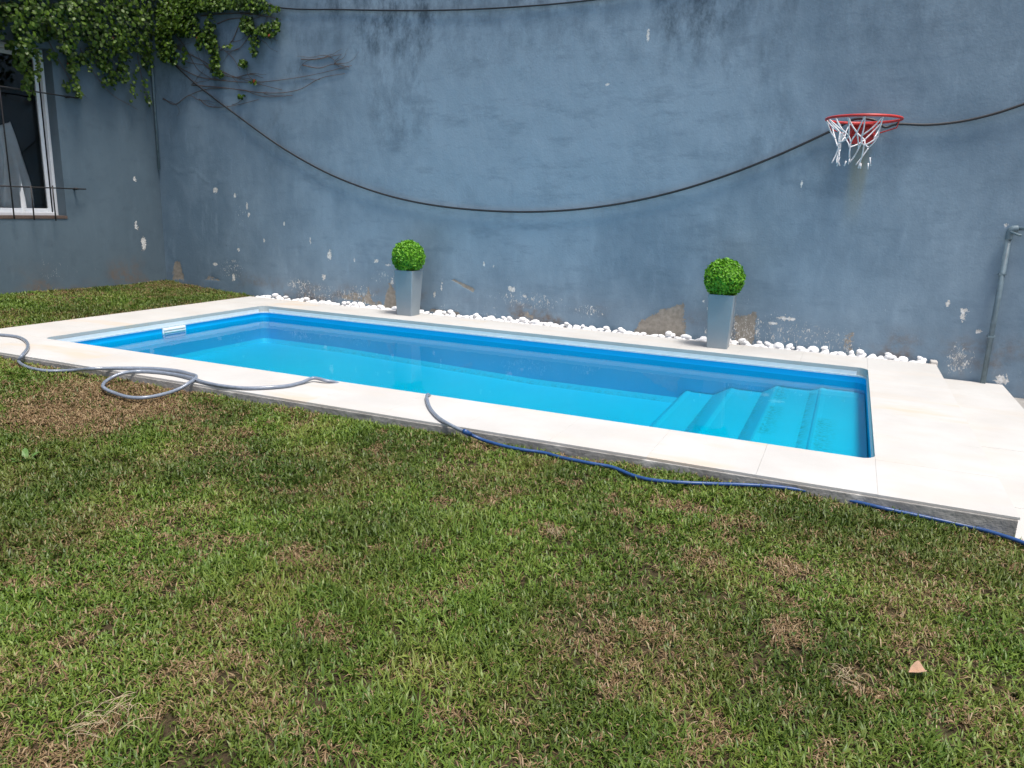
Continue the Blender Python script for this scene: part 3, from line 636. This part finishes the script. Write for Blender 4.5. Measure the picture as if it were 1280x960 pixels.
# ------------------------------------------------------------------ garden hoses
def hoses():
    R_ = .0115; top = R_+.0015
    def c(x, y): return hit((x, y), 2, top)
    def g(x, y, up=.012):
        p = hit((x, y), 2, -.06)
        for _ in range(4): p = hit((x, y), 2, float(ground(p[0], p[1]))+up+R_)
        return p
    z = lambda a, b: (120+a/4.267, 440+b/4.267)
    A = [c(-60, 421), c(-25, 418), c(0, 418.5), c(22, 421), c(33, 427), c(34.5, 435), c(28, 444), g(23.5, 452), g(36, 459.5), g(58, 463.5), g(80, 463.5), g(97, 462.5, .03), c(112, 461), c(130, 460.5)]
    A += [c(*z(*p)) for p in [(150, 86), (300, 88), (430, 100), (505, 118)]] + [c(*z(535, 136))+[0, 0, .006]] + [c(*z(505, 160))] + [g(*z(*p), .03) for p in [(425, 205), (300, 238), (190, 243), (95, 218), (38, 186)]] + [g(*z(62, 150), .035)]
    A += [c(*z(*p)) for p in [(145, 113), (260, 103), (400, 116)]] + [c(*z(505, 140))+[0, 0, .004]] + [c(*z(*p)) for p in [(570, 160), (680, 182), (820, 193), (1000, 183), (1095, 163)]] + [c(*z(1160, 149))+[0, 0, .012], c(*z(1225, 156))+[0, 0, .004]]
    e = A[-1]; A += [e+[.06, .06, -.03], e+[.10, .14, -.16]]
    o = tube('garden_hose', catmull(A, 6), R_, M['hose'], None, 8); meta(o, 'grey garden hose coiled in one loop over the coping edge and into the pool', 'hose')
    root = empty('blue_hose', (0, 0, 0)); meta(root, 'blue hose trailing from the pool edge along the grass beside the coping', 'hose')
    B = [c(533, 494)+[-.02, .14, -.16], c(533, 494)+[-.005, .05, -.02], c(533.5, 497)+[0, 0, .008], c(537, 509), c(548, 522), c(566, 533), c(583, 540.5)]
    pB = catmull(B, 6)
    Cc = [c(583, 540.5), g(590, 544, .035), g(604, 550, .022), g(626, 556.5, .018), g(652, 562, .012), g(680, 566, .010), g(702, 572), g(735, 578.5), g(765, 584), g(790, 594), g(815, 600), g(850, 603), g(885, 604.5, .012), g(930, 606, .012), g(975, 609, .012), g(1020, 616, .010), g(1060, 625, .008), g(1105, 635.5, .008), g(1150, 645, .010), g(1210, 658, .008), g(1245, 667, .01), g(1285, 681, .014)]; Cc += [Cc[-1]+np.array([.12, -.10, -.02]), Cc[-1]+np.array([.3, -.2, -.05]), Cc[-1]+np.array([.65, -.22, -.07])]
    tube('clear_section', pB, .0105, M['hose'], root, 8); tube('blue_section', catmull(Cc, 6), .0088, M['bhose'], root, 8)
    d = (np.array(Cc[1])-B[-1]); d /= np.linalg.norm(d); tube('coupling', [B[-1]-d*.02, B[-1]+d*.03], .0135, M['bhose'], root, 10)
hoses()

# ------------------------------------------------------------------ climbing vine
def leaves(pts, nrm, size, cols, name, parent):
    n = len(pts); Nn = nrm+RNG.normal(0, .45, (n, 3)); Nn /= np.linalg.norm(Nn, axis=1)[:, None]
    dn = np.array([0, 0, -1.])+RNG.normal(0, .45, (n, 3)); D = dn-Nn*(dn*Nn).sum(1)[:, None]; D /= np.linalg.norm(D, axis=1)[:, None]; S = np.cross(Nn, D); s = size[:, None]
    # seven point lobed leaf folded on the midrib
    P = [(-.05, 0, 0), (.12, .48, -.10), (.48, .36, -.06), (.55, .55, -.16), (1.05, 0, -.12), (.55, -.55, -.16), (.48, -.36, -.06), (.12, -.48, -.10)]
    V = np.stack([pts+s*(D*a+S*b+Nn*c_) for a, b, c_ in P], 1).reshape(-1, 3)
    base = (np.arange(n)*8)[:, None]; loops = np.concatenate([base+[0, 1, 2, 4], base+[2, 3, 4, 4], base+[0, 4, 6, 7], base+[4, 5, 6, 6]], 0)
    q1 = np.concatenate([base+[0, 1, 2, 4], base+[0, 4, 6, 7]]); t1 = np.concatenate([base+[2, 3, 4], base+[4, 5, 6]])
    me = np_mesh(name, V, np.concatenate([q1.ravel(), t1.ravel()]), np.concatenate([np.full(len(q1), 4), np.full(len(t1), 3)]), False)
    col_attr(me, np.repeat(cols, 8, 0)); return obj(name, me, M['leaf'], parent)
def vine():
    root = empty('climbing_vine', (0, 0, 0)); meta(root, 'leafy green creeper hanging over the top of the wall corner and window', 'vine')
    lowL = np.array([(-80, 62), (-40, 58), (0, 52), (14, 62), (20, 88), (30, 112), (40, 108), (46, 84), (55, 62), (66, 72), (74, 88), (84, 112), (92, 104), (100, 82), (112, 76), (124, 96), (138, 108), (152, 100), (165, 84), (178, 100), (186, 88), (196, 60), (204, 40)], float)
    pts, nr, sz, cl = [], [], [], []
    def add(px, py, wall, dmax, s=1.0, bright=None):
        d = .02+dmax*random.random()**1.4
        p = hit((px, py), 0, XW+d) if wall == 'L' else hit((px, py), 1, YW-d)
        pts.append(p); nr.append((1, -.25, .45) if wall == 'L' else (.1, -1, .45)); sz.append(random.uniform(.026, .048)*s)
        t = bright if bright is not None else min(1, max(0, .02+.75*d/(dmax+.02)+random.gauss(0, .25))); a = np.array([.012, .045, .007]); b = np.array([.10, .175, .014])  # leaves closer to the wall get darker colour: depth shading put into tint
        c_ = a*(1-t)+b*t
        if random.random() < .002: c_ = np.array([.22, .05, .02])
        cl.append(c_)
    n = 0
    while n < 9500:
        px = random.uniform(-80, 204); py = random.uniform(-120, 118); low = np.interp(px, lowL[:, 0], lowL[:, 1])
        clump = vnoise(np.array(px/13.), np.array(py/19.)); 
        if py > low: continue
        if py > low-38 and clump < .42: continue
        if py < low-38 and clump < .16: continue
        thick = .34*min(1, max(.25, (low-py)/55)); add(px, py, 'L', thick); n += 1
    strands = []                                        # hanging shoots below the mass
    for x, y0, y1 in [(34, 60, 122), (28, 70, 112), (86, 60, 120), (90, 80, 122), (62, 60, 72), (126, 70, 108), (134, 80, 112), (146, 70, 104), (118, 60, 90), (158, 80, 100), (172, 80, 125), (178, 95, 132), (192, 60, 96), (98, 105, 122), (48, 60, 104), (152, 40, 98)]:
        x2 = x+random.uniform(-8, 10)
        for k in range(int((y1-y0)*.9)):
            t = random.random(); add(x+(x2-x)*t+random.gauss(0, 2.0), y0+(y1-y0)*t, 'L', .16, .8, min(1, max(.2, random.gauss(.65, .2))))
    blobs = [(212, 18, 16, 24, 520), (205, 45, 10, 32, 330), (240, 2, 30, 12, 520), (232, 30, 18, 16, 260), (265, 4, 22, 9, 300), (300, 2, 34, 9, 300), (262, 40, 8, 24, 150), (268, 72, 6, 22, 120), (250, 48, 7, 14, 60), (230, 68, 3, 12, 20), (215, 66, 8, 16, 70), (308, 30, 10, 12, 110), (318, 52, 5, 18, 70), (335, 36, 14, 9, 130), (304, 78, 6, 5, 40), (330, 10, 20, 6, 70), (275, 92, 4, 5, 18), (316, 101, 5, 3, 16), (301, 119, 4, 2.5, 12), (345, 28, 6, 6, 30), (285, 57, 6, 2, 10), (250, -40, 90, 30, 1200)]
    for cx, cyy, rx, ry, k in blobs:
        for _ in range(int(k*1.35)):
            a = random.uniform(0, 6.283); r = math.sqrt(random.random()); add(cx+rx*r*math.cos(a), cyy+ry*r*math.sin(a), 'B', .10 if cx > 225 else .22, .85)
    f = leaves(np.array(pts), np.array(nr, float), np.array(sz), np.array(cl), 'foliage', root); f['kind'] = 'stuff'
    st = [[(215, 80), (240, 92), (262, 98), (310, 103), (350, 100), (395, 93), (440, 82)], [(240, 105), (280, 110), (330, 117), (370, 112), (400, 99), (430, 92)], [(203, 124), (220, 129), (235, 119), (265, 110), (300, 112), (330, 122), (365, 118)],
          [(248, 125), (262, 133), (290, 131), (322, 124)], [(220, 58), (250, 75), (280, 92), (320, 104), (352, 112)], [(235, 30), (262, 50), (290, 72), (300, 88)], [(250, 20), (300, 16), (335, 20), (350, 24)], [(375, 73), (398, 73), (412, 71), (428, 69)],
          [(205, 30), (230, 55), (246, 84), (262, 96)], [(300, 30), (288, 52), (270, 70), (262, 92)], [(272, 30), (290, 22), (312, 26), (322, 48), (316, 72)], [(335, 32), (318, 38), (300, 60), (282, 66)], [(258, 84), (290, 96), (312, 92), (330, 98)], [(378, 82), (400, 85), (418, 80), (436, 83)], [(207, 60), (222, 70), (238, 78), (262, 82), (300, 100)], [(210, 20), (240, 15), (280, 8), (340, 5)]]
    for s in st: tube('stem', catmull([wp(x+random.uniform(-1.5, 1.5), y+random.uniform(-1.5, 1.5), .012) for x, y in s], 6), .0046, M['stem'], root, 5, .5)
    for k in range(46):                                # fine twigs clinging to the plaster
        s = random.choice(st[:15]); i = random.randrange(len(s)-1); x, y = s[i]; a = random.uniform(-.9, .9)+(0 if random.random() < .75 else math.pi); P = [(x, y)]
        for _ in range(random.randint(3, 6)): a += random.uniform(-.5, .5); x += 7*math.cos(a); y += 5*math.sin(a); P.append((x, y))
        tube('twig', catmull([wp(*p, .010) for p in P], 3), .0028, M['stem'], root, 4, .4)
    Ls = [[(100, 60), (118, 92), (140, 118), (160, 130), (172, 137)], [(172, 70), (178, 100), (186, 128)], [(60, 50), (88, 100), (108, 122)], [(120, 20), (135, 60), (150, 100)], [(20, 10), (30, 60), (40, 100)]]
    for s in Ls: tube('stem', catmull([hit(p, 0, XW+.02) for p in s], 5), .004, M['stem'], root, 5, .5)
vine()

# ------------------------------------------------------------------ lawn blades
def grass():
    def zone(x0, x1, y0, y1, dens):
        n = int((x1-x0)*(y1-y0)*dens); return RNG.uniform(x0, x1, n), RNG.uniform(y0, y1, n)
    X, Y = [], []
    def keep(x, y, m_): X.append(x[m_]); Y.append(y[m_])
    dpx = lambda x, y: (np.array([x*AX_R[0]+y*AX_R[1]])[0])/(x*AX_F[0]+y*AX_F[1]+1.25*.228)
    for x0, x1, y0, y1, dn in [(-5.6, 3.6, .4, 2.2, 7800), (-5.6, 3.6, 2.2, YNO-.012, 6200), (-7.95, -5.6, .8, YNO-.012, 3800), (-7.95, XLO-.01, YNO-.012, YW-.03, 3800)]:
        x, y = zone(x0, x1, y0, y1, dn); t = dpx(x, y); dep = x*AX_F[0]+y*AX_F[1]+.28; ok = (dep > .5) & (((t > -.76) & (t < .76)) | ((np.abs(t) < 2.2) & (RNG.random(len(x)) < .42))); keep(x, y, ok)
    X = np.concatenate(X); Y = np.concatenate(Y); n = len(X)
    dead = np.zeros(n)
    def patch(x, y, rx, ry, v):
        c = hit((x, y), 2, -.09); rr = np.hypot((X-c[0])/rx, (Y-c[1])/ry)+.7*(fbm(X*6, Y*6, 3)-.5); np.maximum(dead, v*sstep(1.15, .45, rr), out=dead)
    for a in [(150, 500, .80, .42, 1.0), (80, 520, .6, .30, 1.0), (235, 490, .5, .24, 1.0), (250, 480, .4, .2, 1.0), (60, 540, .3, .14, .7), (300, 545, .12, .08, .8), (855, 640, .14, .10, .95), (690, 668, .06, .05, .9), (985, 715, .14, .10, .9), (985, 790, .08, .12, .9), (1080, 850, .1, .1, .7), (700, 770, .1, .08, .6), (810, 780, .09, .06, .8), (370, 690, .12, .10, .9), (400, 780, .12, .08, .85), (260, 840, .10, .06, .8), (130, 900, .05, .10, .8), (60, 940, .12, .06, .8), (1220, 890, .12, .07, .75), (1160, 745, .16, .05, .8), (540, 680, .1, .06, .6), (880, 700, .1, .1, .6), (560, 880, .1, .06, .5), (330, 870, .06, .05, .8), (640, 620, .08, .05, .7), (270, 670, .2, .09, .55), (200, 720, .18, .1, .55), (470, 610, .16, .08, .5), (500, 740, .14, .10, .45), (930, 600, .2, .05, .6), (720, 585, .2, .04, .5)]: patch(*a)
    np.maximum(dead, .95*sstep(.13, .02, Y-(YNO-.14))*0, out=dead)
    edge = sstep(.28, .02, XLO-X)*(Y > YNO-.3)*(X < XLO)*.5; np.maximum(dead, edge, out=dead)
    np.maximum(dead, .55*sstep(6.5, 7.1, Y), out=dead)
    amb = fbm(X*3.1+40, Y*3.1+8, 4); fine = fbm(X*11, Y*11+70, 3)
    np.maximum(dead, .30*sstep(.50, .68, amb), out=dead); np.maximum(dead, .75*sstep(.62, .72, fine), out=dead)
    thin = sstep(.62, .72, fbm(X*8+90, Y*8, 3)); k = RNG.random(n) > .6*thin; X, Y, dead, amb, fine = X[k], Y[k], dead[k], amb[k], fine[k]; n = len(X)
    per = 4; X = np.repeat(X, per)+RNG.normal(0, .007, n*per); Y = np.repeat(Y, per)+RNG.normal(0, .007, n*per); dead = np.repeat(dead, per); amb = np.repeat(amb, per); fine = np.repeat(fine, per); n *= per
    ok = ~((X > XLO-.004) & (X < 3.9) & (Y > YNO-.012)); X, Y, dead, amb, fine = X[ok], Y[ok], dead[ok], amb[ok], fine[ok]; n = len(X)
    isdead = RNG.random(n) < (.08+.84*dead)
    lush = np.clip(.5+1.8*(fbm(X*2.2+3, Y*2.2+77, 3)-.5), 0, 1)
    L = RNG.uniform(.018, .046, n)*(.72+.6*lush); L = np.where(isdead, RNG.uniform(.015, .04, n), L)
    tilt = np.where(isdead, RNG.uniform(.9, 1.5, n), np.clip(RNG.normal(.82, .3, n), .15, 1.35)); az = RNG.uniform(0, 2*np.pi, n)+0
    wd = np.where(isdead, RNG.uniform(.0009, .0019, n), RNG.uniform(.0014, .0030, n)); far = np.clip((np.hypot(X, Y)-2)/4, 0, 1); wd = wd*(1+.7*far)
    H = np.stack([np.cos(az), np.sin(az), np.zeros(n)], -1); Sd = np.stack([-np.sin(az), np.cos(az), np.zeros(n)], -1); Z = np.array([0, 0, 1.])
    base = np.stack([X, Y, ground(X, Y)-.004+np.where(isdead, RNG.uniform(0, .012, n), 0)], -1)
    d1 = H*np.sin(tilt*.7)[:, None]+Z*np.cos(tilt*.7)[:, None]; t2 = np.minimum(tilt*1.45, 1.85); d2 = H*np.sin(t2)[:, None]+Z*np.cos(t2)[:, None]
    tw = RNG.normal(0, .5, n)[:, None]; S2 = Sd+Z*tw*.5; w_ = wd[:, None]
    m1 = base+d1*(L*.55)[:, None]; tip = m1+d2*(L*.5)[:, None]
    V = np.stack([base-Sd*w_*.7, base+Sd*w_*.7, m1+S2*w_, m1-S2*w_, tip], 1).reshape(-1, 3)
    b = (np.arange(n)*5)[:, None]; q = b+[0, 1, 2, 3]; t = b+[3, 2, 4]
    me = np_mesh('grass', V, np.concatenate([q.ravel(), t.ravel()]), np.concatenate([np.full(n, 4), np.full(n, 3)]), True)
    g1, g2, g3 = np.array([.054, .112, .013]), np.array([.145, .212, .030]), np.array([.22, .225, .052]); u = RNG.random(n)[:, None]; yl = np.clip(2.2*(amb-.42)+RNG.normal(0, .2, n), 0, 1)[:, None]
    C = (g1*(1-u)+g2*u)*(1-yl*.6)+g3*yl*.6; C = C*(.70+.5*np.clip(.5+3.0*(fbm(X*1.9+33, Y*1.9+12, 4)-.5), 0, 1))[:, None]
    s1, s2 = np.array([.165, .100, .046]), np.array([.37, .27, .145]); v = (RNG.random(n)**1.6)[:, None]; C = np.where(isdead[:, None], s1*(1-v)+s2*v, C)
    col_attr(me, np.repeat(C, 5, 0)); o = obj('grass', me, M['grass']); meta(o, 'short patchy lawn grass with brown dead spots', 'grass', kind='stuff')
grass()

# ------------------------------------------------------------------ small things lying on and growing in the lawn
def small_things():
    def gp(x, y, up):
        p = hit((x, y), 2, -.09)
        for _ in range(4): p = hit((x, y), 2, float(ground(p[0], p[1]))+up)
        return p
    p = gp(1147, 838, .03)
    prof = [(-.034, .003), (-.020, .013), (-.004, .017), (.016, .020), (.036, -.002), (.021, -.011), (.003, -.017), (-.019, -.010)]; V = [(0, 0, 0)]+[(x, y, .012*math.cos(x*60)+abs(y)*.35) for x, y in prof]
    Fc = [[0, 1+i, 1+(i+1) % 8] for i in range(8)]; me = from_py('dry_leaf', V, Fc); o = obj('dry_leaf', me, M['dead']); o.location = p; o.rotation_euler = (.4, .1, .9)
    sm = o.modifiers.new('thick', 'SOLIDIFY'); sm.thickness = .0012; meta(o, 'curled tan dry leaf lying on the grass', 'leaf')
    def weed(x, y, n, L, up, label):
        root = empty('weed', gp(x, y, up)); meta(root, label, 'weed')
        for k in range(n):
            a = k*2.4+random.uniform(-.3, .3); el = random.uniform(.25, .9); d = np.array([math.cos(a)*math.cos(el), math.sin(a)*math.cos(el), math.sin(el)]); sd_ = np.array([-math.sin(a), math.cos(a), 0]); l_ = L*random.uniform(.7, 1.1)
            V = [d*0, d*l_*.4+sd_*l_*.16, d*l_*.75+sd_*l_*.13+[0, 0, -.003], d*l_+[0, 0, -.012], d*l_*.75-sd_*l_*.13+[0, 0, -.003], d*l_*.4-sd_*l_*.16, d*l_*.5+[0, 0, -.004]]
            me = from_py('leaf', V, [[0, 1, 6], [1, 2, 6], [2, 3, 6], [3, 4, 6], [4, 5, 6], [5, 0, 6]]); col_attr(me, np.tile([[.10, .20, .045]], (7, 1))); obj('leaf', me, M['grass'], root)
    weed(497, 527, 8, .05, .0, 'small leafy weed sprouting against the concrete edge of the coping')
    weed(32, 578, 9, .085, .0, 'broad leaved weed spreading in the lawn below the hose')
    for (x, y, L, az, lab) in [(132, 896, .10, 1.1, 'loose bundle of pale straw lying on the grass beside bare soil'), (692, 667, .055, 2.4, 'small tuft of pale straw in the middle of the lawn'), (1060, 848, .07, 2.7, 'thin scatter of straw next to the tan dry leaf')]:
        c0 = gp(x, y, .022); P = []
        for k in range(34 if L > .08 else 16):
            a = az+random.gauss(0, .7); d = np.array([math.cos(a), math.sin(a), 0]); q = np.array([random.gauss(0, L*.35), random.gauss(0, L*.35), random.uniform(0, .014)]); l_ = L*random.uniform(.15, .45)
            P.append(catmull([q-d*l_, q+[random.gauss(0, .006), random.gauss(0, .006), .012], q+d*l_], 4))
        o = tubes('straw_bundle', P, .0008, M['straw'], None, 4); o.location = c0; meta(o, lab, 'straw')
small_things()
